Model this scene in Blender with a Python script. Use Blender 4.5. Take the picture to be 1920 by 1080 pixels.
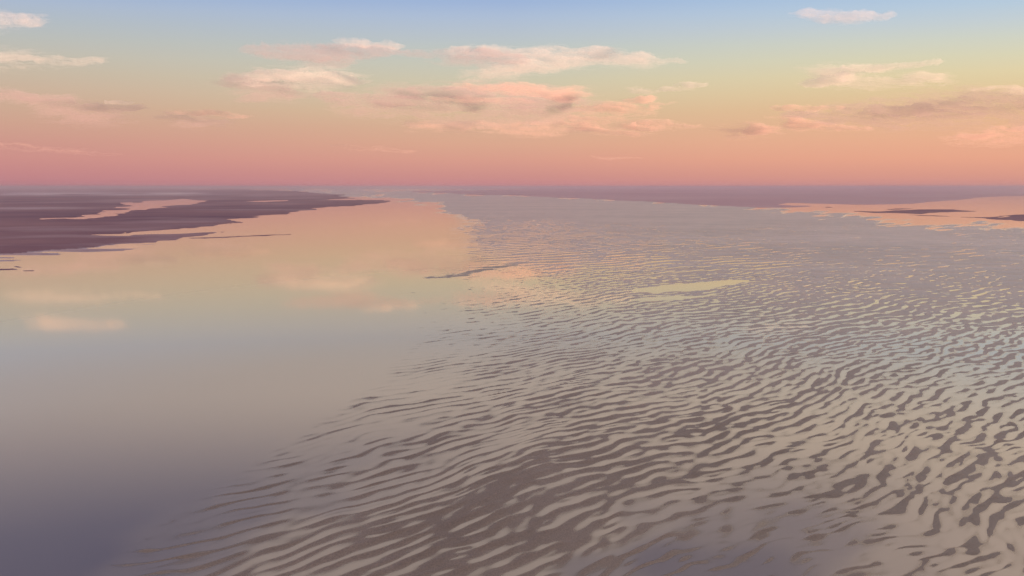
import bpy, math
import numpy as np

# ------------------------------------------------------------------ scene, camera, world, sun, exposure
S = bpy.context.scene
for o in list(bpy.data.objects):
    bpy.data.objects.remove(o, do_unlink=True)
COL = S.collection

F_PX, CX, CY, HOR = 720.0, 960.0, 540.0, 350.0     # focal length and horizon row, in photo pixels (1920 wide)
CAM_H = 10.0
PITCH = math.atan((CY - HOR) / F_PX)

cam_d = bpy.data.cameras.new('camera')
cam_d.sensor_width = 36.0
cam_d.lens = 36.0 * F_PX / 1920.0
cam_d.clip_start = 0.1
cam_d.clip_end = 400000.0
cam = bpy.data.objects.new('camera', cam_d)
COL.objects.link(cam)
cam.location = (0, 0, CAM_H)
cam.rotation_euler = (math.radians(90) - PITCH, 0, 0)
S.camera = cam

S.view_settings.view_transform = 'Standard'
S.view_settings.look = 'None'
S.view_settings.exposure = 1.3219                     # dusk: sky and sun are dim, the picture is exposed for them
S.view_settings.gamma = 1.0
S.view_settings.use_curve_mapping = False
S.render.engine = 'CYCLES'
S.cycles.use_denoising = True
S.cycles.max_bounces = 12
S.cycles.transparent_max_bounces = 16
S.cycles.volume_bounces = 3
S.cycles.sample_clamp_indirect = 4.0


def lin(c):
    return tuple(((v / 255.0) / 12.92 if v / 255.0 <= 0.04045 else ((v / 255.0 + 0.055) / 1.055) ** 2.4) for v in c)


def elev(v):                                         # elevation (rad) of a photo row on the centre column
    return math.atan((CY - v) / F_PX) - PITCH


SUN_AZ, SUN_EL, SUN_STRENGTH = 118.0, -0.6, 5.0      # the sun is just below the horizon, out of frame on the right
SKY_STRENGTH = 0.4

world = bpy.data.worlds.new('World')
S.world = world
world.use_nodes = True
wn, wl = world.node_tree.nodes, world.node_tree.links
wn.clear()


def ramp(nodes, stops):
    r = nodes.new('ShaderNodeValToRGB')
    r.color_ramp.interpolation = 'LINEAR'
    el = r.color_ramp.elements
    while len(el) > 1:
        el.remove(el[-1])
    el[0].position = stops[0][0]
    el[0].color = (*lin(stops[0][1]), 1)
    for p, c in stops[1:]:
        e = el.new(p)
        e.color = (*lin(c), 1)
    return r


def sky_stops(rows, high):
    st = [(max(0.0, elev(v) / (math.pi / 2)), c) for v, c in rows]
    st = [(0.0, rows[0][1])] + [s for s in st if s[0] > 0.0005]
    return st + [(math.radians(d) / (math.pi / 2), c) for d, c in high]


HIGH_L = [(26, (160, 172, 200)), (34, (150, 157, 188)), (44, (132, 138, 174)), (60, (168, 162, 178)), (90, (206, 196, 194))]
HIGH = [(26, (170, 182, 206)), (34, (172, 177, 198)), (44, (164, 166, 190)), (60, (188, 181, 188)), (90, (206, 196, 194))]
HIGH_R = [(26, (190, 203, 217)), (34, (206, 206, 208)), (44, (206, 200, 204)), (60, (212, 202, 200)), (90, (206, 196, 194))]
SKY_L = sky_stops([(348, (189, 126, 134)), (330, (197, 134, 136)), (300, (206, 145, 138)), (270, (207, 153, 140)), (240, (208, 163, 143)),
                   (210, (206, 171, 148)), (180, (204, 178, 156)), (150, (200, 184, 164)), (120, (195, 188, 174)),
                   (90, (187, 189, 184)), (60, (179, 188, 194)), (30, (172, 186, 205)), (0, (160, 180, 212))], HIGH_L)
SKY_C = sky_stops([(348, (199, 135, 138)), (330, (207, 145, 138)), (300, (218, 158, 140)), (270, (220, 169, 143)), (240, (217, 176, 147)),
                   (210, (216, 187, 154)), (180, (213, 195, 165)), (150, (207, 199, 174)), (120, (200, 200, 185)),
                   (90, (192, 198, 194)), (60, (183, 194, 205)), (30, (173, 190, 214)), (0, (157, 180, 216))], HIGH)
SKY_R = sky_stops([(348, (212, 146, 138)), (330, (222, 156, 137)), (300, (234, 168, 139)), (270, (235, 176, 143)), (240, (232, 183, 145)),
                   (210, (229, 190, 148)), (180, (228, 201, 156)), (150, (227, 210, 168)), (120, (219, 213, 182)),
                   (90, (209, 212, 197)), (60, (197, 208, 212)), (30, (184, 204, 221)), (0, (172, 198, 224))], HIGH_R)

tc = wn.new('ShaderNodeTexCoord')
sep = wn.new('ShaderNodeSeparateXYZ')
wl.new(tc.outputs['Generated'], sep.inputs[0])


def wmath(op, a, b=None, clamp=False):
    n = wn.new('ShaderNodeMath')
    n.operation = op
    n.use_clamp = clamp
    for i, x in enumerate((a, b)):
        if x is None:
            continue
        if isinstance(x, (int, float)):
            n.inputs[i].default_value = x
        else:
            wl.new(x, n.inputs[i])
    return n.outputs[0]


# the colour bands of the dusk arch: they dip towards the horizon on either side of the view
fy = wmath('SQRT', wmath('ADD', wmath('MULTIPLY', sep.outputs['Y'], sep.outputs['Y']), wmath('MULTIPLY', wmath('MULTIPLY', sep.outputs['X'], sep.outputs['X']), 0.12)))
el_ = wmath('MULTIPLY', wmath('ARCTAN2', sep.outputs['Z'], fy), 2 / math.pi, True)
hx = wmath('SQRT', wmath('ADD', wmath('MULTIPLY', sep.outputs['X'], sep.outputs['X']), wmath('MULTIPLY', sep.outputs['Y'], sep.outputs['Y'])))
sx = wmath('DIVIDE', sep.outputs['X'], wmath('MAXIMUM', hx, 1e-4))      # sine of the azimuth, + to the right
outs = []
for st in (SKY_L, SKY_C, SKY_R):
    r = ramp(wn, st)
    wl.new(el_, r.inputs[0])
    outs.append(r.outputs[0])


def wmix(f, a, b):
    m = wn.new('ShaderNodeMix')
    m.data_type = 'RGBA'
    wl.new(f, m.inputs[0])
    wl.new(a, m.inputs[6])
    wl.new(b, m.inputs[7])
    return m.outputs[2]


left_f = wmath('POWER', wmath('MULTIPLY', wmath('MULTIPLY', sx, -1.0), 1.25, True), 1.7)
right_f = wmath('MULTIPLY', sx, 1.25, True)
skyc = wmix(right_f, wmix(left_f, outs[1], outs[0]), outs[2])
bg = wn.new('ShaderNodeBackground')
bg.inputs['Strength'].default_value = SKY_STRENGTH
wl.new(skyc, bg.inputs['Color'])
wo = wn.new('ShaderNodeOutputWorld')
wl.new(bg.outputs[0], wo.inputs['Surface'])

sun_d = bpy.data.lights.new('sun', 'SUN')
sun_d.energy = SUN_STRENGTH
sun_d.angle = math.radians(0.5)
sun_d.color = (1.0, 0.63, 0.42)
sun = bpy.data.objects.new('sun', sun_d)
COL.objects.link(sun)
sun.rotation_euler = (math.radians(90 - SUN_EL), 0, math.radians(180 - SUN_AZ) + math.pi * 0)
# a sun lamp shines along its local -Z; with this rotation it shines from azimuth SUN_AZ (from +Y towards +X)
from mathutils import Vector
_az, _el = math.radians(SUN_AZ), math.radians(SUN_EL)
_d = Vector((math.sin(_az) * math.cos(_el), math.cos(_az) * math.cos(_el), math.sin(_el)))
sun.rotation_euler = _d.to_track_quat('Z', 'Y').to_euler()

# ------------------------------------------------------------------ numpy helpers
RNG = np.random.default_rng(7)
LAT = RNG.random((256, 256)).astype(np.float32)


def vnoise(x, y, seed=0):
    x = x + seed * 17.31
    y = y + seed * 9.77
    xi = np.floor(x)
    yi = np.floor(y)
    fx = x - xi
    fy = y - yi
    fx = fx * fx * fx * (fx * (fx * 6 - 15) + 10)
    fy = fy * fy * fy * (fy * (fy * 6 - 15) + 10)
    i0 = xi.astype(np.int64) & 255
    j0 = yi.astype(np.int64) & 255
    i1 = (i0 + 1) & 255
    j1 = (j0 + 1) & 255
    a = LAT[i0, j0] * (1 - fx) + LAT[i1, j0] * fx
    b = LAT[i0, j1] * (1 - fx) + LAT[i1, j1] * fx
    return a * (1 - fy) + b * fy


def fbm(x, y, octv=5, seed=0, gain=0.5):                       # about -1 .. 1
    s, a, n = 0.0, 1.0, 0.0
    for k in range(octv):
        s = s + a * (vnoise(x, y, seed + k * 3) * 2 - 1)
        n += a
        a *= gain
        x, y = x * 2.03 + 0.13 * y, y * 2.03 - 0.13 * x
    return s / n * 1.7


def smooth(a, b, x):
    t = np.clip((x - a) / (b - a), 0, 1)
    return t * t * (3 - 2 * t)


cp, sp = math.cos(PITCH), math.sin(PITCH)


def to_px(X, Y):                                               # ground point (z=0) -> photo pixel
    depth = np.maximum(Y * cp + CAM_H * sp, 0.5)
    up = Y * sp - CAM_H * cp
    return CX + F_PX * X / depth, CY - F_PX * up / depth


def row_to_Y(v):                                               # photo row -> forward distance on the ground
    b = (CY - v) / F_PX
    return CAM_H * (cp + b * sp) / (sp - b * cp)


def ray(u, v):
    a = (u - CX) / F_PX
    b = (CY - v) / F_PX
    return np.stack([a, cp + b * sp + 0 * a, -sp + b * cp + 0 * a], -1)


def poly_sd(u, v, poly, ys=4.0):                               # signed distance (px, rows stretched ys times), + inside
    P = np.array(poly, np.float64) * np.array([1, ys])
    x, y = u, v * ys
    d2 = np.full(x.shape, 1e18)
    ins = np.zeros(x.shape, bool)
    n = len(P)
    for i in range(n):
        x0, y0 = P[i]
        x1, y1 = P[(i + 1) % n]
        dx, dy = x1 - x0, y1 - y0
        L2 = dx * dx + dy * dy + 1e-9
        t = np.clip(((x - x0) * dx + (y - y0) * dy) / L2, 0, 1)
        d2 = np.minimum(d2, (x - x0 - t * dx) ** 2 + (y - y0 - t * dy) ** 2)
        c = ((y0 > y) != (y1 > y))
        if c.any():
            xin = x0 + (y - y0) * dx / (dy if abs(dy) > 1e-9 else 1e-9)
            ins ^= c & (x < xin)
    d = np.sqrt(d2)
    return np.where(ins, d, -d)


def link_mesh(name, verts, faces, mat, label=None, kind=None, cat=None, group=None, attrs=None, smooth_shade=True):
    me = bpy.data.meshes.new(name)
    nv, nf = len(verts), len(faces)
    me.vertices.add(nv)
    me.vertices.foreach_set('co', np.ascontiguousarray(verts, np.float32).ravel())
    me.loops.add(nf * 4)
    me.polygons.add(nf)
    me.loops.foreach_set('vertex_index', np.ascontiguousarray(faces, np.int32).ravel())
    me.polygons.foreach_set('loop_start', np.arange(0, nf * 4, 4, dtype=np.int32))
    me.polygons.foreach_set('use_smooth', np.full(nf, smooth_shade))
    for k, arr in (attrs or {}).items():
        at = me.attributes.new(k, 'FLOAT', 'POINT')
        at.data.foreach_set('value', np.ascontiguousarray(arr, np.float32).ravel())
    me.update(calc_edges=True)
    me.validate()
    me.materials.append(mat)
    ob = bpy.data.objects.new(name, me)
    COL.objects.link(ob)
    for k, x in (('label', label), ('kind', kind), ('category', cat), ('group', group)):
        if x:
            ob[k] = x
    return ob


def grid_faces(nr, nc, keep=None):
    i = np.arange(nr * nc).reshape(nr, nc)
    f = np.stack([i[:-1, :-1], i[:-1, 1:], i[1:, 1:], i[1:, :-1]], -1).reshape(-1, 4)
    if keep is not None:
        f = f[keep.reshape(-1)]
    return f


def compact(verts, faces, attrs=None):
    used = np.zeros(len(verts), bool)
    used[faces.ravel()] = True
    idx = np.cumsum(used) - 1
    return verts[used], idx[faces], {k: a.ravel()[used] for k, a in (attrs or {}).items()}


# ------------------------------------------------------------------ materials
def new_mat(name):
    m = bpy.data.materials.new(name)
    m.use_nodes = True
    m.node_tree.nodes.clear()
    return m, m.node_tree.nodes, m.node_tree.links


def N(nodes, kind, **kw):
    n = nodes.new(kind)
    for k, x in kw.items():
        setattr(n, k, x)
    return n


def mix_rgb(n, l, f, a, b):
    m = N(n, 'ShaderNodeMix', data_type='RGBA')
    for i, x in ((0, f), (6, a), (7, b)):
        if isinstance(x, (int, float)):
            m.inputs[i].default_value = x
        elif isinstance(x, tuple):
            m.inputs[i].default_value = (*x, 1)
        else:
            l.new(x, m.inputs[i])
    return m.outputs[2]


def maprange(n, l, x, a, b, c, d):
    m = N(n, 'ShaderNodeMapRange')
    l.new(x, m.inputs[0])
    for i, q in enumerate((a, b, c, d)):
        m.inputs[i + 1].default_value = q
    return m.outputs[0]


def sand_material(name, dark, light, scale, stretch, rough_dry, rough_wet, spec, wet_col=None, grain=0.0, ior=1.5, lit_col=None):
    """Sand or mud: two tones in soft stretched patches, fine grain; the 'wet' attribute makes it glossier."""
    m, n, l = new_mat(name)
    geo = N(n, 'ShaderNodeNewGeometry')
    mp = N(n, 'ShaderNodeMapping')
    mp.inputs['Scale'].default_value = stretch
    l.new(geo.outputs['Position'], mp.inputs[0])
    t = N(n, 'ShaderNodeTexNoise')
    t.inputs['Scale'].default_value = scale
    t.inputs['Detail'].default_value = 6
    t.inputs['Roughness'].default_value = 0.6
    l.new(mp.outputs[0], t.inputs['Vector'])
    g = N(n, 'ShaderNodeTexNoise')
    g.inputs['Scale'].default_value = 26.0
    g.inputs['Detail'].default_value = 4
    l.new(geo.outputs['Position'], g.inputs['Vector'])
    base = mix_rgb(n, l, maprange(n, l, t.outputs[0], 0.36, 0.64, 0, 1), dark, light)
    tone = mix_rgb(n, l, maprange(n, l, g.outputs[0], 0.3, 0.7, 0, 1), (0.74, 0.74, 0.74), (1.22, 1.22, 1.22))
    mul = N(n, 'ShaderNodeMix', data_type='RGBA', blend_type='MULTIPLY')
    mul.inputs[0].default_value = 1.0
    l.new(base, mul.inputs[6])
    l.new(tone, mul.inputs[7])
    col = mul.outputs[2]
    w = N(n, 'ShaderNodeAttribute', attribute_name='wet')
    if wet_col:
        col = mix_rgb(n, l, w.outputs['Fac'], col, wet_col)
    b = N(n, 'ShaderNodeBsdfPrincipled')
    b.inputs['IOR'].default_value = ior
    l.new(col, b.inputs['Base Color'])
    if lit_col:
        dr = N(n, 'ShaderNodeAttribute', attribute_name='lit_tone')  # light put into the colour: blends towards the pale tone
        col = mix_rgb(n, l, dr.outputs['Fac'], col, lit_col)
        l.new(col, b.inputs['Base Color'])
    l.new(maprange(n, l, w.outputs['Fac'], 0, 1, rough_dry, rough_wet), b.inputs['Roughness'])
    l.new(maprange(n, l, w.outputs['Fac'], 0, 1, spec[0], spec[1]), b.inputs['Specular IOR Level'])
    if grain:
        bp = N(n, 'ShaderNodeBump')
        bp.inputs['Strength'].default_value = grain
        bp.inputs['Distance'].default_value = 0.01
        l.new(g.outputs[0], bp.inputs['Height'])
        if lit_col:                                            # small ripples that go on over the lightened far part of the bank
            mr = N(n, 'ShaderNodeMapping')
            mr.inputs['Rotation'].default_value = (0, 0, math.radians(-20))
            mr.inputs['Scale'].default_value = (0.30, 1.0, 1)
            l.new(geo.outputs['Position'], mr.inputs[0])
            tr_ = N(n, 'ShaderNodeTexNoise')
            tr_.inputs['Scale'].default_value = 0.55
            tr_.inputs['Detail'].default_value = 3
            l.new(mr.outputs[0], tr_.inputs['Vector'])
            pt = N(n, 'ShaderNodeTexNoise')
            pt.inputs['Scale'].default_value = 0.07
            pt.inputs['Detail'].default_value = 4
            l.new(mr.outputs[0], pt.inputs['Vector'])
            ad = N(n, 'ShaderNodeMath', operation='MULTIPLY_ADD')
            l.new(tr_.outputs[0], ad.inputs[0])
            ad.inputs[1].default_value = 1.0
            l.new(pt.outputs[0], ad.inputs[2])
            col = mix_rgb(n, l, dr.outputs['Fac'], col, mix_rgb(n, l, maprange(n, l, ad.outputs[0], 0.78, 1.22, 0, 1), tuple(0.76 * q for q in lit_col), tuple(min(1, 1.12 * q) for q in lit_col)))
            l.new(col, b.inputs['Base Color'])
            b2 = N(n, 'ShaderNodeBump')
            b2.inputs['Distance'].default_value = 0.5
            l.new(dr.outputs['Fac'], b2.inputs['Strength'])
            l.new(tr_.outputs[0], b2.inputs['Height'])
            l.new(bp.outputs[0], b2.inputs['Normal'])
            bp = b2
        l.new(bp.outputs[0], b.inputs['Normal'])
    o = N(n, 'ShaderNodeOutputMaterial')
    l.new(b.outputs[0], o.inputs['Surface'])
    return m


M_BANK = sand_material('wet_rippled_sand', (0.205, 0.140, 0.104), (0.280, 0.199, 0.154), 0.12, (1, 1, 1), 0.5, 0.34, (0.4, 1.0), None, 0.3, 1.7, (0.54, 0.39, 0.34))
M_MUD = sand_material('purple_mud', (0.135, 0.050, 0.100), (0.32, 0.15, 0.165), 0.035, (0.30, 1, 1), 0.85, 0.3, (0.10, 1.0), None, 0.0, 1.6, (0.60, 0.41, 0.42))
M_FAR = sand_material('far_mud', (0.48, 0.25, 0.28), (0.62, 0.35, 0.36), 0.004, (0.25, 1, 1), 0.75, 0.4, (0.3, 0.8), None, 0.0)
M_BED = sand_material('channel_bed_silt', (0.12, 0.085, 0.085), (0.15, 0.105, 0.10), 0.08, (1, 1, 1), 0.9, 0.9, (0.1, 0.1))


def water_material():
    m, n, l = new_mat('silty_water')
    geo = N(n, 'ShaderNodeNewGeometry')
    # faint long swell in the surface, a few millimetres
    mp = N(n, 'ShaderNodeMapping')
    mp.inputs['Scale'].default_value = (0.35, 0.8, 1)
    l.new(geo.outputs['Position'], mp.inputs[0])
    t = N(n, 'ShaderNodeTexNoise')
    t.inputs['Scale'].default_value = 1.2
    t.inputs['Detail'].default_value = 3
    l.new(mp.outputs[0], t.inputs['Vector'])
    bp = N(n, 'ShaderNodeBump')
    bp.inputs['Strength'].default_value = 0.05
    bp.inputs['Distance'].default_value = 0.02
    l.new(t.outputs[0], bp.inputs['Height'])
    dep = N(n, 'ShaderNodeAttribute', attribute_name='depth')
    ex = N(n, 'ShaderNodeMath', operation='POWER')            # 1 - e^(-k depth)
    ml = N(n, 'ShaderNodeMath', operation='MULTIPLY')
    ml.inputs[1].default_value = -200.0
    l.new(dep.outputs['Fac'], ml.inputs[0])
    ex.inputs[0].default_value = math.e
    l.new(ml.outputs[0], ex.inputs[1])
    tr = N(n, 'ShaderNodeBsdfTransparent')
    df = N(n, 'ShaderNodeBsdfDiffuse')
    near_dim = N(n, 'ShaderNodeAttribute', attribute_name='near_dim')
    dk = maprange(n, l, near_dim.outputs['Fac'], 0, 1, 0, 1)
    l.new(mix_rgb(n, l, dk, (0.76, 0.62, 0.44), (0.115, 0.118, 0.182)), df.inputs['Color'])  # pale silt to dark blue: light fall-off painted in
    body = N(n, 'ShaderNodeMixShader')
    l.new(ex.outputs[0], body.inputs[0])
    l.new(df.outputs[0], body.inputs[1])
    l.new(tr.outputs[0], body.inputs[2])
    lw = N(n, 'ShaderNodeLayerWeight')
    lw.inputs['Blend'].default_value = 0.5                     # facing: 1 - cos of the angle of view
    l.new(bp.outputs[0], lw.inputs['Normal'])
    pw = N(n, 'ShaderNodeMath', operation='POWER')
    l.new(lw.outputs['Facing'], pw.inputs[0])
    pw.inputs[1].default_value = 1.75
    fr = N(n, 'ShaderNodeMath', operation='MULTIPLY_ADD')
    l.new(pw.outputs[0], fr.inputs[0])
    fr.inputs[1].default_value = 0.96
    fr.inputs[2].default_value = 0.03
    gl = N(n, 'ShaderNodeBsdfGlossy')
    l.new(maprange(n, l, dep.outputs['Fac'], 0.0, 0.012, 0.26, 0.055), gl.inputs['Roughness'])   # a thin film follows the sand grains
    l.new(mix_rgb(n, l, maprange(n, l, lw.outputs['Facing'], 0.62, 0.92, 0, 1), (1.0, 0.81, 0.60), (1.0, 0.96, 0.86)), gl.inputs['Color'])   # warm tint put into the reflection itself
    l.new(bp.outputs[0], gl.inputs['Normal'])
    mx = N(n, 'ShaderNodeMixShader')
    l.new(fr.outputs[0], mx.inputs[0])
    l.new(body.outputs[0], mx.inputs[1])
    l.new(gl.outputs[0], mx.inputs[2])
    o = N(n, 'ShaderNodeOutputMaterial')
    l.new(mx.outputs[0], o.inputs['Surface'])
    return m


M_WATER = water_material()


def cloud_material(name, color, density, aniso=0.2):
    m, n, l = new_mat(name)
    v = N(n, 'ShaderNodeVolumePrincipled')
    v.inputs['Color'].default_value = (*color, 1)
    v.inputs['Density'].default_value = density
    v.inputs['Anisotropy'].default_value = aniso
    o = N(n, 'ShaderNodeOutputMaterial')
    l.new(v.outputs[0], o.inputs['Volume'])
    return m


M_ICE = cloud_material('ice_cloud', (0.98, 0.94, 0.90), 1 / 350.0, 0.0)
M_GREY = cloud_material('shade_tinted_cloud', (0.68, 0.57, 0.60), 1 / 480.0, 0.0)  # unlit clouds and undersides: shade put into their colour
M_ROSE = cloud_material('sunset_tinted_cloud', (0.97, 0.74, 0.66), 1 / 350.0, 0.0)  # sunset reddening of the light put into the cloud's colour

# ------------------------------------------------------------------ the ripple field
NT, LT = 2048, 100.0


def ripple_tex(seed, lam, ang, spread_k, spread_a):
    """A periodic random field of ripples: wavelength lam, crests at ang degrees from the x axis."""
    r = np.random.default_rng(seed)
    k = np.fft.fftfreq(NT, LT / NT)
    kx, ky = np.meshgrid(k, k, indexing='ij')
    kk = np.hypot(kx, ky)
    k0 = 1 / lam
    th = np.arctan2(ky, kx) - math.radians(ang + 90)
    th = (th + math.pi / 2) % math.pi - math.pi / 2
    G = np.exp(-(np.log(np.maximum(kk, 1e-6) / k0) / spread_k) ** 2) * np.exp(-(th / math.radians(spread_a)) ** 2)
    f = np.fft.ifft2(np.fft.fft2(r.standard_normal((NT, NT))) * G).real
    return (f / f.std()).astype(np.float32)


def tex_at(T, X, Y):
    x = (X / LT * NT) % NT
    y = (Y / LT * NT) % NT
    i = np.floor(x).astype(np.int64)
    j = np.floor(y).astype(np.int64)
    fx, fy = x - i, y - j
    i, j = i % NT, j % NT
    i1, j1 = (i + 1) % NT, (j + 1) % NT
    return (T[i, j] * (1 - fx) + T[i1, j] * fx) * (1 - fy) + (T[i, j1] * (1 - fx) + T[i1, j1] * fx) * fy


TEX_A = ripple_tex(11, 0.42, 20, 0.34, 11)       # long narrow crests (channel side, near)
TEX_B = ripple_tex(12, 0.44, 22, 0.36, 17)       # ordinary ripples
TEX_C = ripple_tex(13, 0.42, 24, 0.38, 18)       # short lobed ripples (lower right)
TEX_G = ripple_tex(17, 1.0, 30, 0.55, 60)        # uneven patches that break the crests
TEX_F = ripple_tex(16, 0.78, 20, 0.38, 20)       # larger ripples farther off
TEX_H = ripple_tex(18, 1.7, 15, 0.38, 16)        # and larger still beyond
TEX_D = ripple_tex(14, 3.0, 16, 0.50, 24)        # broad swells far out
TEX_E = ripple_tex(15, 5.0, 30, 0.70, 60)        # slow patches

# share of the sand that stands above the water, by place (photo pixel, share)
COVER = np.array([
    (0, 560, 0), (0, 700, 0), (0, 850, 0), (0, 1080, 0), (200, 950, 0), (300, 880, 0), (450, 820, 0), (550, 760, 0), (650, 690, 0),
    (720, 640, 0), (760, 580, 0), (760, 520, 0), (700, 450, 0), (780, 420, 0), (600, 500, 0), (150, 1040, 0), (380, 900, 0), (840, 560, .01),
    (330, 1015, .17), (450, 945, .18), (590, 860, .19), (720, 790, .19), (840, 690, .19), (870, 630, .14), (930, 590, .18), (1030, 540, .22),
    (240, 1075, .17), (780, 740, .12), (900, 545, .06), (960, 520, .08),
    (600, 1000, .55), (750, 1000, .78), (900, 970, .88), (1000, 900, .82), (1100, 850, .78), (700, 900, .38), (850, 830, .42), (600, 940, .30),
    (1000, 760, .48), (1100, 700, .48), (1200, 790, .68), (1250, 700, .55), (1100, 620, .42), (1250, 620, .55), (1400, 600, .60),
    (1400, 700, .58), (1600, 620, .66), (1600, 720, .56), (1750, 700, .50), (1880, 640, .64), (1880, 740, .55), (1500, 800, .52),
    (1650, 830, .45), (1850, 850, .53), (1910, 960, .55), (1760, 960, .42), (1880, 1060, .52), (1680, 1050, .38), (1450, 910, .26),
    (1500, 965, .13), (1360, 985, .24), (1250, 1050, .14), (1420, 1060, .10), (1100, 1065, .28), (950, 1075, .60), (1200, 960, .36),
    (1100, 980, .60), (700, 1060, .75), (500, 1060, .55), (400, 1040, .25), (1150, 900, .72), (1310, 860, .50), (1300, 780, .60), (960, 640, .30),
    (920, 700, .28), (1010, 590, .32), (1040, 680, .40), (880, 770, .25), (1560, 1010, .18), (1600, 920, .30), (1020, 1010, .75), (800, 1075, .85),
    (900, 620, .13), (960, 600, .2), (860, 650, .08), (900, 740, .20), (1000, 700, .32), (950, 680, .27), (800, 730, .09), (760, 800, .15), (650, 850, .15), (1060, 580, .34),
    (900, 400, .60), (620, 359, .95), (700, 362, .95), (780, 368, .92), (850, 374, .9), (920, 384, .9), (960, 440, .66), (1000, 470, .58), (1100, 470, .74), (980, 400, .72), (1200, 440, .78), (1300, 480, .76), (1500, 500, .84),
    (1700, 500, .86), (1900, 520, .82), (1100, 390, .90), (1300, 420, .95), (1500, 440, .96), (1700, 460, .96), (1900, 480, .96),
    (1600, 560, .70), (1850, 580, .68), (1120, 520, .52), (1060, 500, .48), (1250, 500, .62), (1400, 520, .68),
    (2100, 600, .75), (2100, 800, .55), (2100, 1050, .50), (1500, 1250, .35), (1000, 1250, .50), (400, 1250, .2), (-300, 800, 0), (-300, 1200, 0), (1900, 1300, .5),
], np.float64)


def cover_at(u, v):
    num = np.zeros(u.shape)
    den = np.zeros(u.shape)
    for a, b, c in COVER:
        w = 1.0 / (((u - a) ** 2 + (2.0 * (v - b)) ** 2) + 900.0) ** 1.9
        num += w * c
        den += w
    return num / den


def norm_ppf(p):                                               # inverse normal, rational approximation
    p = np.clip(p, 1e-4, 1 - 1e-4)
    q = np.where(p < 0.5, p, 1 - p)
    t = np.sqrt(-2 * np.log(q))
    x = t - (2.515517 + 0.802853 * t + 0.010328 * t * t) / (1 + 1.432788 * t + 0.189269 * t * t + 0.001308 * t ** 3)
    return np.where(p < 0.5, -x, x)


BANK_POLY = [(560, 356.5), (640, 356.0), (740, 359.5), (856, 364), (1012, 370), (1169, 376.5), (1300, 384), (1400, 391), (1500, 401), (1560, 408),
             (1650, 419), (1700, 425), (1760, 433), (1800, 427), (1860, 428), (1920, 437), (2300, 475), (4000, 640), (4000, 3000), (-800, 3000), (-800, 1400),
             (60, 1180), (230, 1060), (330, 985), (450, 905), (560, 840), (660, 775), (740, 720), (790, 650), (800, 600), (770, 550), (785, 520),
             (830, 490), (840, 460), (820, 430), (850, 405), (830, 385), (760, 368), (680, 362), (600, 359)]
POOL = [(1172, 549), (1195, 539), (1250, 532.5), (1310, 528), (1415, 522), (1408, 528), (1350, 540), (1300, 546), (1240, 550.5)]
POOL2 = [(1168, 566), (1200, 559), (1255, 552.5), (1300, 553), (1350, 546.5), (1335, 554), (1270, 563.5), (1220, 567)]
STREAK = [(795, 522), (850, 515), (905, 504), (960, 494), (1010, 485), (960, 499), (900, 511), (850, 519)]


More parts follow.
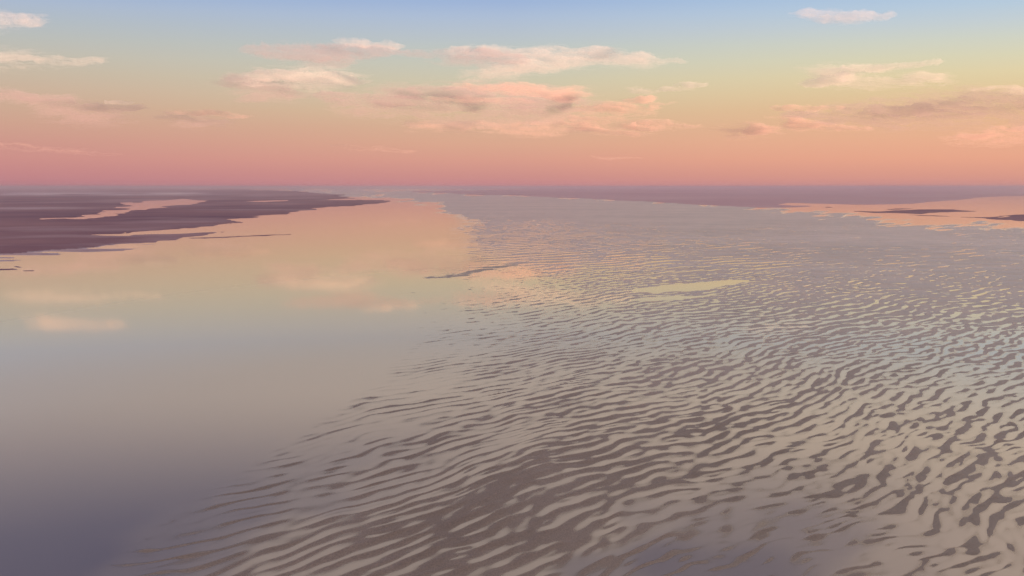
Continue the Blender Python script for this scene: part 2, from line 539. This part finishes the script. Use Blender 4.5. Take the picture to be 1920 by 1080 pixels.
def bank_height(X, Y, dY):
    u, v = to_px(X, Y)
    # gentle bends in the crest lines
    wx = X + 0.5 * fbm(X / 9.0, Y / 9.0, 3, 21) + 0.07 * fbm(X / 1.6, Y / 1.6, 2, 24)
    wy = Y + 0.5 * fbm(X / 9.0, Y / 9.0, 3, 22) + 0.06 * fbm(X / 1.3, Y / 1.3, 2, 25)
    def lee(T, ang, along, across):                             # crests lean: blunt heads, tapering tails
        q = tex_at(T, wx, wy)
        ca, sa = math.cos(math.radians(ang)), math.sin(math.radians(ang))
        return tex_at(T, wx - q * (along * ca - across * sa), wy - q * (along * sa + across * ca))
    a, b = lee(TEX_A, 20, 0.14, 0.03), lee(TEX_B, 22, 0.13, 0.03)
    c, g = lee(TEX_C, 24, 0.15, 0.035), lee(TEX_F, 20, 0.24, 0.06)
    d, e = tex_at(TEX_D, wx, wy), tex_at(TEX_E, wx, wy)
    edge = smooth(-60, 420, (u - 900) + (v - 700) * 0.75)       # 0 along the channel .. 1 inside
    wf = smooth(19.0, 31.0, Y)
    wh = smooth(36.0, 62.0, Y)
    g = (g * (1 - wh) + tex_at(TEX_H, wx, wy) * wh) / np.sqrt((1 - wh) ** 2 + wh ** 2)
    wc = (1 - wf) * smooth(1250, 1900, u + 1.0 * (v - 800)) * smooth(660, 920, v)
    wa = (1 - edge) * (1 - wf)
    wb = np.clip(1 - wc - wa - wf, 0.02, 1)
    n = (wa * a + wb * b + wc * c + wf * g) / np.sqrt(wa ** 2 + wb ** 2 + wc ** 2 + wf ** 2)
    brk = tex_at(TEX_G, wx, wy)
    bk = 0.30 + 0.14 * wc
    n = n * (1 - 0.45 * bk) + bk * brk + 0.16 * e * smooth(480, 700, v) + 0.05 * d
    fine = np.clip((0.82 + 0.88 * wh) / (2.0 * dY), 0, 1)                     # ripples the grid cannot carry fade into broad swells
    fine = fine * fine
    n = n * fine + (1 - fine) * d * 0.22
    cv = cover_at(u, v)
    cv = cv - 0.15 * smooth(560, 640, v) * smooth(0.25, 0.5, cv)
    cov = np.clip(cv + 0.05 * fbm(u / 90, v / 30, 3, 31), 0, 0.99)
    sd = poly_sd(u, v, BANK_POLY, 2.0) + 9 * fbm(u / 60, v / 9, 3, 33)
    t = -norm_ppf(cov)
    t = np.minimum(t, 3.2)
    amp = 0.016 + 0.008 * wf - 0.008 * smooth(470, 400, v)
    h = amp * (n - t)
    # the far edge of the bank dips under the water in ragged streaks
    h = np.minimum(h, 0.0011 * sd + 0.012 + 0.02 * fbm(u / 34, v / 2.6 + u / 40, 4, 35) * smooth(520, 460, v))
    side = smooth(1150, 950, u) * smooth(560, 500, v) * smooth(388, 415, v)           # towards the channel it shelves very gently
    h = np.where(side > 0, np.minimum(h, 0.00035 * (sd - 45 * side) + 0.02 * (1 - side) + 0.006 * fbm(u / 45, v / 3.0 + u / 60, 4, 36)), h)
    for poly, k in ((POOL, 1.0), (POOL2, 1.0)):
        s = poly_sd(u + 8 * fbm(u / 40, v / 6, 2, 41), v + 1.2 * fbm(u / 30, v / 6, 2, 42), poly, 2.0)
        h = np.where(s > -6, np.minimum(h, -0.007 * (s + 0.5) + 0.02 + 0.006 * n), h)
    s = poly_sd(u + 10 * fbm(u / 30, v / 5, 2, 43), v + 1.5 * fbm(u / 25, v / 6, 2, 44), STREAK, 2.0)
    h = np.maximum(h, np.where(s > -12, 0.005 * np.clip(s + 1.0, -12, 2) - 0.004 + 0.006 * n, -1))
    return np.clip(h, -0.5, 0.4), cov, u, v


# ------------------------------------------------------------------ terrain sheets, laid out as a fan of rows round the camera's place
def fan(rows, s0, s1, nc):
    Y = np.array([row_to_Y(v) for v in rows])
    s = np.linspace(s0, s1, nc)
    return Y[:, None] * np.ones(nc)[None], (Y + 3.0)[:, None] * s[None], np.abs(np.gradient(Y))[:, None] * np.ones(nc)[None]


def rows_between(v0, v1, n):
    return np.linspace(v0, v1, n)


rows_main = np.concatenate([[351.0, 351.5, 352, 353, 354, 355], np.arange(356, 380, 1.0), np.arange(380, 520, 0.6), np.arange(520, 700, 1.15), np.arange(700, 1130, 1.7), np.arange(1130, 1500, 12)])[::-1]
NC = 900
Yg, Xg, dYg = fan(rows_main, -1.75, 1.75, NC)
H_bank, COV, Ug, Vg = bank_height(Xg, Yg, dYg)


def flat_height(u, v, poly, holes, seed, jag=(26, 1.0), slope=0.004, top=0.16):
    uj = u + jag[0] * fbm(u / 70, v / 3.0, 4, seed, 0.6)
    vj = v + jag[1] * fbm(u / 55, v / 5.0, 4, seed + 1, 0.6)
    sd = poly_sd(uj, vj, poly, 5.0)
    for q in holes:
        sd = np.minimum(sd, -poly_sd(uj, vj, q, 5.0))
    h = np.clip(slope * sd, -0.5, top)
    return h, sd


LEFT_POLY = [(-1600, 353), (300, 353.6), (480, 356.2), (560, 357.5), (610, 362.5), (665, 370), (728, 378.5), (690, 384), (620, 388), (560, 395), (545, 401), (500, 404),
             (470, 408), (420, 413), (450, 416.5), (400, 421), (370, 426), (300, 432), (255, 435.5), (176, 441), (240, 442.5), (310, 439), (432, 434.5),
             (385, 441), (350, 445), (290, 454), (150, 466), (0, 479), (-200, 497), (-700, 560), (-1600, 700)]
POND = [(68, 412), (110, 408), (165, 405), (200, 396), (235, 391), (240, 381), (300, 375), (345, 372), (382, 377), (350, 383), (300, 388), (250, 396), (220, 404), (160, 409.5)]
SLIT = [(470, 377.5), (520, 375.2), (570, 375.6), (545, 377.8), (500, 378.8)]
SLIT2 = [(622, 374), (660, 372.5), (715, 373), (690, 374.6), (650, 375)]

FAR_POLY = [(-2200, 350.02), (4200, 350.02), (4200, 352), (2300, 357), (1920, 366), (1849, 370), (1762, 377.5), (1704, 381.6), (1636, 384), (1570, 383), (1480, 380.5), (1450, 382.5),
            (1530, 386.5), (1455, 390), (1397, 388), (1300, 383), (1169, 375.5), (1012, 369), (856, 363), (740, 358.6), (860, 357.2), (1000, 355.2), (900, 354.0), (600, 353.2), (-2200, 352.6)]
FAR_SLIT = [(700, 354.6), (860, 353.9), (1010, 354.1), (860, 354.9)]

flat_rows = np.concatenate([[350.15, 350.2, 350.3, 350.45, 350.7], np.arange(351, 362, 0.5), np.arange(362, 520, 0.9), np.arange(520, 700, 12)])[::-1]
Yl, Xl, _ = fan(flat_rows, -1.9, -0.15, 520)
Ul, Vl = to_px(Xl, Yl)
H_left, SD_left = flat_height(Ul, Vl, LEFT_POLY, [POND, SLIT, SLIT2], 51)
# the channel-side apron: shallow sand in long streaks just at the water level
apron = smooth(-75, -5, SD_left) * smooth(150, -20, Ul - 300) * smooth(455, 462, Vl)
H_left = np.maximum(H_left, np.where(apron > 0.02, -0.012 + 0.026 * apron * (0.55 + 1.3 * fbm(Ul / 130, Vl / 2.2, 4, 57)), -1))
# low relief over the flat
H_left = H_left + np.where(H_left > 0.02, 0.03 * fbm(Ul / 60, Vl / 3, 4, 58), 0)
SLIVERS = [[(350, 446.5), (420, 444), (540, 438.6), (545, 439.6), (440, 444.8), (380, 447.6)], [(-20, 505), (25, 503.5), (34, 505), (20, 506.6), (-20, 507)],
           [(40, 507), (58, 506.4), (60, 508), (44, 508.4)], [(24, 500), (32, 499.5), (36, 502), (28, 502)]]
for q in SLIVERS:
    s = poly_sd(Ul + 6 * fbm(Ul / 20, Vl / 3, 2, 61), Vl + 0.5 * fbm(Ul / 20, Vl / 3, 2, 62), q, 4.0)
    H_left = np.maximum(H_left, np.where(s > -10, 0.008 * np.clip(s, -10, 4) + 0.004, -1))

Yf, Xf, _ = fan(flat_rows[flat_rows < 400], -2.2, 2.2, 700)
Uf, Vf = to_px(Xf, Yf)
H_far, SD_far = flat_height(Uf, Vf, FAR_POLY, [FAR_SLIT], 71, (22, 0.35), 0.006, 0.2)

BARS = [
    ('long dark sandbar lying in the peach water below the far flat',
     [(1600, 395.5), (1660, 396.5), (1720, 393.2), (1780, 392.2), (1835, 396.3), (1800, 397.2), (1762, 398), (1738, 401.5), (1700, 400.6), (1650, 399.5), (1600, 396.5)]),
    ('dark sandbar with small pools in its tip, cut by the right edge of the picture',
     [(1800, 407), (1850, 407.2), (1880, 404.3), (1910, 402.6), (1990, 402), (2080, 406), (2000, 415.5), (1920, 414.8), (1860, 411), (1830, 409)]),
    ('thin dark line of sand just above the long sandbar', [(1660, 392.6), (1690, 391.2), (1722, 391.4), (1700, 392.8), (1670, 393.4)]),
    ('thin dark thread of sand below the long sandbar', [(1706, 403), (1760, 403.6), (1800, 406), (1770, 405.6), (1720, 404.2)]),
    ('faint sliver of sand left of the long sandbar', [(1550, 388.2), (1562, 387.6), (1568, 388.6), (1556, 389)]),
]
BAR_HOLES = {1: [[(1866, 406.5), (1884, 404.8), (1888, 406), (1872, 407.6)], [(1880, 412.2), (1898, 412), (1894, 413.4)]]}
bar_grids = []
for k, (lab, poly) in enumerate(BARS):
    p = np.array(poly)
    r = np.arange(p[:, 1].min() - 5, p[:, 1].max() + 5, 0.5)[::-1]
    Yb, _, _ = fan(r, 0, 1, 2)
    s = (p[:, 0] - CX) / F_PX / (cp + (CY - p[:, 1]) / F_PX * sp)
    Yb, Xb, _ = fan(r, s.min() * 0.985 - 0.03, s.max() + 0.04, 260)
    Ub, Vb = to_px(Xb, Yb)
    Hb, _ = flat_height(Ub, Vb, poly, BAR_HOLES.get(k, []), 81 + k * 4, (14, 0.6), 0.009, 0.12)
    bar_grids.append((lab, Xb, Yb, Hb))


def add_sheet(name, X, Y, H, mat, label, cut, wet=None, extra=None):
    keep = np.maximum.reduce([H[:-1, :-1], H[:-1, 1:], H[1:, :-1], H[1:, 1:]]) > cut
    f = grid_faces(*H.shape, keep)
    at = {'wet': wet if wet is not None else np.clip(1 - H / 0.05, 0, 1)}
    at.update(extra or {})
    vts, f, at = compact(np.stack([X, Y, H], -1).reshape(-1, 3), f, at)
    return link_mesh(name, vts, f, mat, label, 'structure', None, None, at)


# bed of the channel: one sheet far beyond everything else, always below the water
gx = np.array([-125000, -8000, -1000, -200, 0, 200, 1000, 8000, 125000.0])
BX, BY = np.meshgrid(gx, gx)
BZ = np.full(BX.shape, -0.62)
link_mesh('channel_bed', np.stack([BX, BY, BZ], -1).reshape(-1, 3), grid_faces(9, 9), M_BED,
          'silty brown bed under the shallow tidal water', 'structure', None, None, {'wet': np.zeros(81)})

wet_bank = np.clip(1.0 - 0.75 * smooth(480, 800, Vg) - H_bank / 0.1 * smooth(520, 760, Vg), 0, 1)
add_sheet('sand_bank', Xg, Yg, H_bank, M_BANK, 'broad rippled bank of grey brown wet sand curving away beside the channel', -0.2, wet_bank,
          {'lit_tone': (0.30 * smooth(11.0, 24.0, Yg) + 0.70 * smooth(20.0, 70.0, Yg)) * smooth(0.1, 0.6, COV)})  # brightness fall-off towards the camera put into the sand's colour

bands = np.exp(-((Vl - 363.5) / 3.0) ** 2) * smooth(560, 300, Ul) + 0.55 * np.exp(-((Vl - 391) / 1.8) ** 2) * smooth(220, 60, Ul) + 0.35 * np.exp(-((Vl - 394) / 1.3) ** 2) * smooth(320, 420, Ul)
wet_left = np.clip(bands * (0.75 + 0.6 * fbm(Ul / 90, Vl / 2, 3, 59)) + np.where(H_left < 0.015, 0.55, 0) * smooth(450, 462, Vl) * (Ul < 420), 0, 1)
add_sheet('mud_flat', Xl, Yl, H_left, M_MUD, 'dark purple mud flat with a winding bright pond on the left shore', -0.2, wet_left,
          {'lit_tone': np.clip(bands * (0.65 + 0.5 * fbm(Ul / 90, Vl / 2, 3, 59)) + 0.75 * apron * (SD_left < 4) + 0.34 * np.clip(fbm(Ul / 220, Vl / 6 + Ul / 300, 4, 63), 0, 1), 0, 1)})  # pale sheen of wet bands and apron put into the colour, plus random streaks
wet_far = np.clip(0.35 + 0.5 * fbm(Uf / 160, Vf / 1.6, 4, 75), 0, 1) * 0.6
add_sheet('mud_flat', Xf, Yf, H_far, M_FAR, 'distant mauve mud flat running along the whole horizon', -0.2, wet_far)
for lab, Xb, Yb, Hb in bar_grids:
    add_sheet('sandbar', Xb, Yb, Hb, M_MUD, lab, -0.12, np.zeros(Xb.shape))

# water: one level sheet over everything, with its depth stored on it
rw = np.concatenate([[350.15, 350.2, 350.3, 350.5], rows_main[::-1]])[::-1]
Yw, Xw, dYw = fan(rw, -2.2, 2.2, NC)
Hw = np.full(Xw.shape, -0.5)
nb = len(rows_main)
Xi = (Xw[:nb] / (Yw[:nb] + 3.0) + 1.75) / 3.5 * (NC - 1)
i0 = np.clip(np.floor(Xi).astype(int), 0, NC - 2)
fr_ = np.clip(Xi - i0, 0, 1)
rr = np.arange(nb)[:, None]
Hw[:nb] = np.maximum(Hw[:nb], H_bank[rr, i0] * (1 - fr_) + H_bank[rr, i0 + 1] * fr_)
Uw, Vw = to_px(Xw, Yw)
Cw = np.zeros(Xw.shape)
Cw[:nb] = cover_at(Uw[:nb], Vw[:nb])
near_dim = smooth(18.0, 8.2, np.hypot(Xw * 0.25, Yw)) * (0.36 + 0.64 * smooth(0.58, 0.0, Cw))   # dimming towards the camera, put into the water's colour
link_mesh('water', np.stack([Xw, Yw, np.zeros(Xw.shape)], -1).reshape(-1, 3), grid_faces(*Xw.shape), M_WATER,
          'calm shallow tidal channel mirroring the sunset sky', 'structure', None, None, {'depth': np.clip(-Hw, 0, 0.5), 'near_dim': near_dim})

# air over the flats: one even, thin body of haze from below the bed to just above the camera
HX, HZ0, HZ1 = 130000.0, -1.7, 12.0
hv = np.array([(x, y, z) for z in (HZ0, HZ1) for y in (-HX, HX) for x in (-HX, HX)], np.float64)
hf = np.array([(0, 2, 3, 1), (4, 5, 7, 6), (0, 1, 5, 4), (2, 6, 7, 3), (0, 4, 6, 2), (1, 3, 7, 5)])
m, n, l = new_mat('dusk_haze')
hz = N(n, 'ShaderNodeVolumePrincipled')
hz.inputs['Color'].default_value = (1.0, 0.80, 0.83, 1)
hz.inputs['Density'].default_value = 1 / 1000.0
l.new(hz.outputs[0], N(n, 'ShaderNodeOutputMaterial').inputs['Volume'])
link_mesh('haze', hv, hf, m, 'thin mauve dusk haze lying over the flats', 'stuff', smooth_shade=False)

# ------------------------------------------------------------------ clouds: closed bodies whose thickness follows their wisps, filled with an even volume
# a stroke: points (u, v, half width), strength; each cloud is a few strokes in photo pixels
CLOUDS = [
    ('small cream wisp high in the blue at the left edge', 'ice', [([(-90, 38, 14), (0, 36, 11), (40, 36, 9), (78, 38, 4)], 1.0)]),
    ('pale pink streak at the left edge below the cream wisp', 'ice', [([(-90, 108, 16), (20, 107, 14), (70, 112, 10), (190, 115, 5)], 0.45)]),
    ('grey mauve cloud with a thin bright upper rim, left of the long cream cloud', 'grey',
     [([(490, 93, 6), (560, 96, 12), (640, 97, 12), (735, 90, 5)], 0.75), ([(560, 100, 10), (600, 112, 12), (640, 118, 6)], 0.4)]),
    ('thin cream rim streak on top of the grey mauve cloud', 'ice', [([(632, 80, 2.5), (680, 83, 3), (748, 89, 2.5)], 0.9)]),
    ('short pink cloud with a bright tapering right end', 'ice', [([(470, 146, 9), (530, 140, 13), (590, 144, 14), (640, 147, 9), (678, 149, 3)], 1.0)]),
    ('mauve shaded underside trailing left below the short pink cloud', 'grey', [([(440, 150, 9), (500, 162, 15), (540, 172, 12), (450, 187, 5)], 0.6)]),
    ('long cream cloud with a forked lower branch and a fine right tail', 'ice',
     [([(850, 92, 4), (930, 94, 7), (1020, 99, 10), (1120, 104, 12), (1200, 110, 9), (1240, 114, 4), (1282, 115, 2)], 0.95),
      ([(890, 148, 3), (905, 136, 9), (950, 125, 11), (1020, 120, 9), (1090, 114, 8)], 0.85)]),
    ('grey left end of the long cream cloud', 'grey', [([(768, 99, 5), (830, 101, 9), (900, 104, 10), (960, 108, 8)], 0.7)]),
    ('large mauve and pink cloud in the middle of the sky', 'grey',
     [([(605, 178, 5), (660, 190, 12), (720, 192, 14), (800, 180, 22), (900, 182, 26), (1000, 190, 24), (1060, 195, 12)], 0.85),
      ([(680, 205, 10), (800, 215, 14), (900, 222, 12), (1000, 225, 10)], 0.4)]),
    ('bright salmon upper edge on the right of the large middle cloud', 'rose',
     [([(850, 162, 4), (930, 163, 6), (1010, 170, 9), (1070, 174, 9), (1095, 176, 4)], 0.8),
      ([(820, 185, 5), (900, 188, 6), (960, 188, 6)], 0.35)]),
    ('torn salmon wisps just right of the large middle cloud', 'rose',
     [([(1100, 205, 8), (1160, 200, 10), (1205, 191, 6), (1222, 186, 3)], 0.75), ([(1215, 199, 5), (1245, 194, 3)], 0.6),
      ([(1060, 225, 10), (1130, 222, 12), (1190, 215, 9)], 0.5),
      ([(1090, 238, 7), (1150, 244, 7), (1200, 250, 6)], 0.7), ([(1190, 236, 6), (1240, 233, 7), (1300, 234, 3)], 0.8)]),
    ('wide faint salmon veil below the large middle cloud', 'rose',
     [([(780, 232, 7), (900, 238, 10), (1010, 236, 11), (1080, 228, 8)], 0.42), ([(930, 248, 5), (1010, 250, 7), (1090, 246, 5)], 0.35)]),
    ('fine slanting cream wisp above the torn salmon wisps', 'ice',
     [([(1188, 168, 4), (1215, 170, 4), (1240, 169, 2)], 0.6), ([(1245, 165, 3), (1280, 161, 4), (1312, 157, 2)], 0.7)]),
    ('small white cloud alone in the blue at upper right', 'ice', [([(1510, 27, 5), (1540, 30, 8), (1590, 31, 8), (1630, 28, 5), (1665, 26, 3)], 0.7)]),
    ('pale yellow cloud with a long wisp rising to the right', 'ice',
     [([(1515, 160, 3), (1560, 150, 8), (1578, 136, 13), (1610, 132, 8), (1650, 130, 4), (1690, 120, 4), (1765, 116, 2)], 1.0),
      ([(1560, 154, 7), (1620, 153, 9), (1660, 150, 9), (1700, 152, 5)], 0.5), ([(1715, 148, 9), (1740, 144, 9), (1758, 152, 5)], 0.55)]),
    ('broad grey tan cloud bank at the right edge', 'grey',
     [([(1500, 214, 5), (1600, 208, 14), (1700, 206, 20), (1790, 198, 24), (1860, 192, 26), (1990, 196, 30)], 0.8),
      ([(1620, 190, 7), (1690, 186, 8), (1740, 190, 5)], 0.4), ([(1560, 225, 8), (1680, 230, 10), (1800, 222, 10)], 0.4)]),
    ('thin yellow rim above the broad grey tan bank', 'ice', [([(1835, 165, 2.5), (1890, 164, 4), (1930, 170, 4), (1990, 172, 3)], 0.6)]),
    ('narrow salmon sliver at the left tip of the grey tan bank', 'rose', [([(1462, 201, 3), (1500, 201, 4.5), (1560, 205, 2.5)], 0.9)]),
    ('curved salmon wisp below the left tip of the grey tan bank', 'rose', [([(1466, 223, 4), (1495, 231, 7), (1540, 236, 5), (1620, 240, 3)], 0.8)]),
    ('small square salmon puff on its own right of centre', 'rose', [([(1374, 243, 7), (1405, 242, 10), (1438, 242, 6)], 0.8)]),
    ('salmon cloud patch low at the right edge', 'rose', [([(1800, 262, 6), (1850, 248, 9), (1900, 245, 10), (1990, 248, 10)], 0.6), ([(1840, 268, 5), (1930, 262, 7), (1990, 268, 6)], 0.4)]),
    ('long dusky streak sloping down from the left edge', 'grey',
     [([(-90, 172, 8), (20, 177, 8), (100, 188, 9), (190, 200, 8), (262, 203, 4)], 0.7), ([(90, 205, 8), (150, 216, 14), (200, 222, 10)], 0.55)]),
    ('tiny bright dash at the end of the dusky streak', 'ice', [([(212, 189, 1.8), (232, 188.5, 2.4), (252, 189.5, 1.8)], 0.9)]),
    ('thin salmon line over a faint shadow, left of the short pink cloud', 'rose', [([(318, 205, 2.5), (370, 209, 4), (430, 214, 3), (455, 216, 2)], 0.75)]),
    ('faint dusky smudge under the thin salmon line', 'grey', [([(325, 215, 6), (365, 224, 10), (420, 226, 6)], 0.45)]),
    ('low rosy band near the horizon at the left edge', 'rose', [([(-90, 268, 7), (40, 274, 6), (120, 279, 5), (215, 286, 3)], 0.22)]),
    ('faint rosy streak low under the large middle cloud', 'rose', [([(640, 274, 4), (690, 279, 5), (760, 284, 3)], 0.2)]),
    ('faint rosy streak low in the sky right of centre', 'rose', [([(1115, 293, 3), (1150, 296, 4), (1190, 297, 2)], 0.22)]),
]
CLOUD_ALT = 2500.0
THICK = {'ice': 290.0, 'rose': 360.0, 'grey': 520.0}


def make_cloud(idx, label, kind, strokes):
    pts = np.array([p for s, _ in strokes for p in s])
    pad = 2.2 * pts[:, 2].max() + 4
    u0, u1 = pts[:, 0].min() - pad * 1.8, pts[:, 0].max() + pad * 1.8
    v0, v1 = pts[:, 1].min() - pad, pts[:, 1].max() + pad
    step = 1.6 if (u1 - u0) > 160 else 1.1
    us = np.arange(u0, u1 + step, step)
    vs = np.arange(v0, v1 + step * 0.7, step * 0.7)
    U, V = np.meshgrid(us, vs)
    sd = idx * 5 + 100
    wu = U + 16 * fbm(U / 46, V / 14, 3, sd)
    wv = V + 4.2 * fbm(U / 44, V / 13, 4, sd + 1, 0.55)
    T = np.zeros(U.shape)
    for s, strength in strokes:
        best = np.zeros(U.shape)
        for (xa, ya, wa), (xb, yb, wb) in zip(s[:-1], s[1:]):
            dx, dy = xb - xa, yb - ya
            t = np.clip(((wu - xa) * dx + (wv - ya) * dy * 4) / (dx * dx + dy * dy * 4 + 1e-9), 0, 1)
            w = (wa + (wb - wa) * t) * 1.2
            ex = (wu - xa - t * dx) / (w * 3.0 + 3)                # soft ends along the streak
            ey = (wv - ya - t * dy) / w
            ey = np.where(ey < 0, ey * 1.25, ey * 0.85)           # crisper top, trailing underside
            best = np.maximum(best, np.exp(-(ex * ex + ey * ey) * 1.1))
        T = np.maximum(T, best * strength)
    streak = fbm(wu / 55, wv / 4.2 - wu / 110, 6, sd + 2, 0.68)
    tex = np.clip(0.66 + 0.80 * streak, 0.0, 1.7)
    T = np.clip(T * tex - 0.025, 0, None) ** 1.1
    T[0, :] = T[-1, :] = 0
    T[:, 0] = T[:, -1] = 0
    # the sheet leans back from the upright by 35 degrees, its middle at the cloud base altitude
    uc, vc = (pts[:, 0].min() + pts[:, 0].max()) / 2, np.average(pts[:, 1])
    rc = ray(np.array(uc), np.array(vc))
    C = rc * (CLOUD_ALT * (1 + 0.03 * (idx % 5)) / rc[2])
    hd = np.array([rc[0], rc[1], 0]) / np.hypot(rc[0], rc[1])
    a = math.radians(35)
    nrm = hd * math.cos(a) - np.array([0, 0, 1]) * math.sin(a)
    R = ray(U, V)
    P = R * ((C @ nrm) / (R @ nrm))[..., None]
    P[..., 2] += CAM_H
    th = T * THICK[kind]
    on = (T > 0)
    keep = on[:-1, :-1] | on[:-1, 1:] | on[1:, :-1] | on[1:, 1:]
    f = grid_faces(*T.shape, keep)[:, ::-1]                      # wound to face outwards
    nv = T.size
    front = (P - nrm * (th / 2)[..., None]).reshape(-1, 3)
    back = (P + nrm * (th / 2)[..., None]).reshape(-1, 3)
    bi = np.where(on.ravel(), np.arange(nv) + nv, np.arange(nv))
    faces = np.concatenate([f, bi[f][:, ::-1]])
    vts, faces, _ = compact(np.concatenate([front, back]), faces)
    vts = vts - C[None]
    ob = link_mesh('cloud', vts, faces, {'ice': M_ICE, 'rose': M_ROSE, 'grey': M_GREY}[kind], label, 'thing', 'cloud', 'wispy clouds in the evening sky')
    ob.location = C
    return len(faces)


nt = 0
for i, (lab, kind, strokes) in enumerate(CLOUDS):
    nt += make_cloud(i, lab, kind, strokes)
print('cloud quads', nt, 'fan', Xg.size)
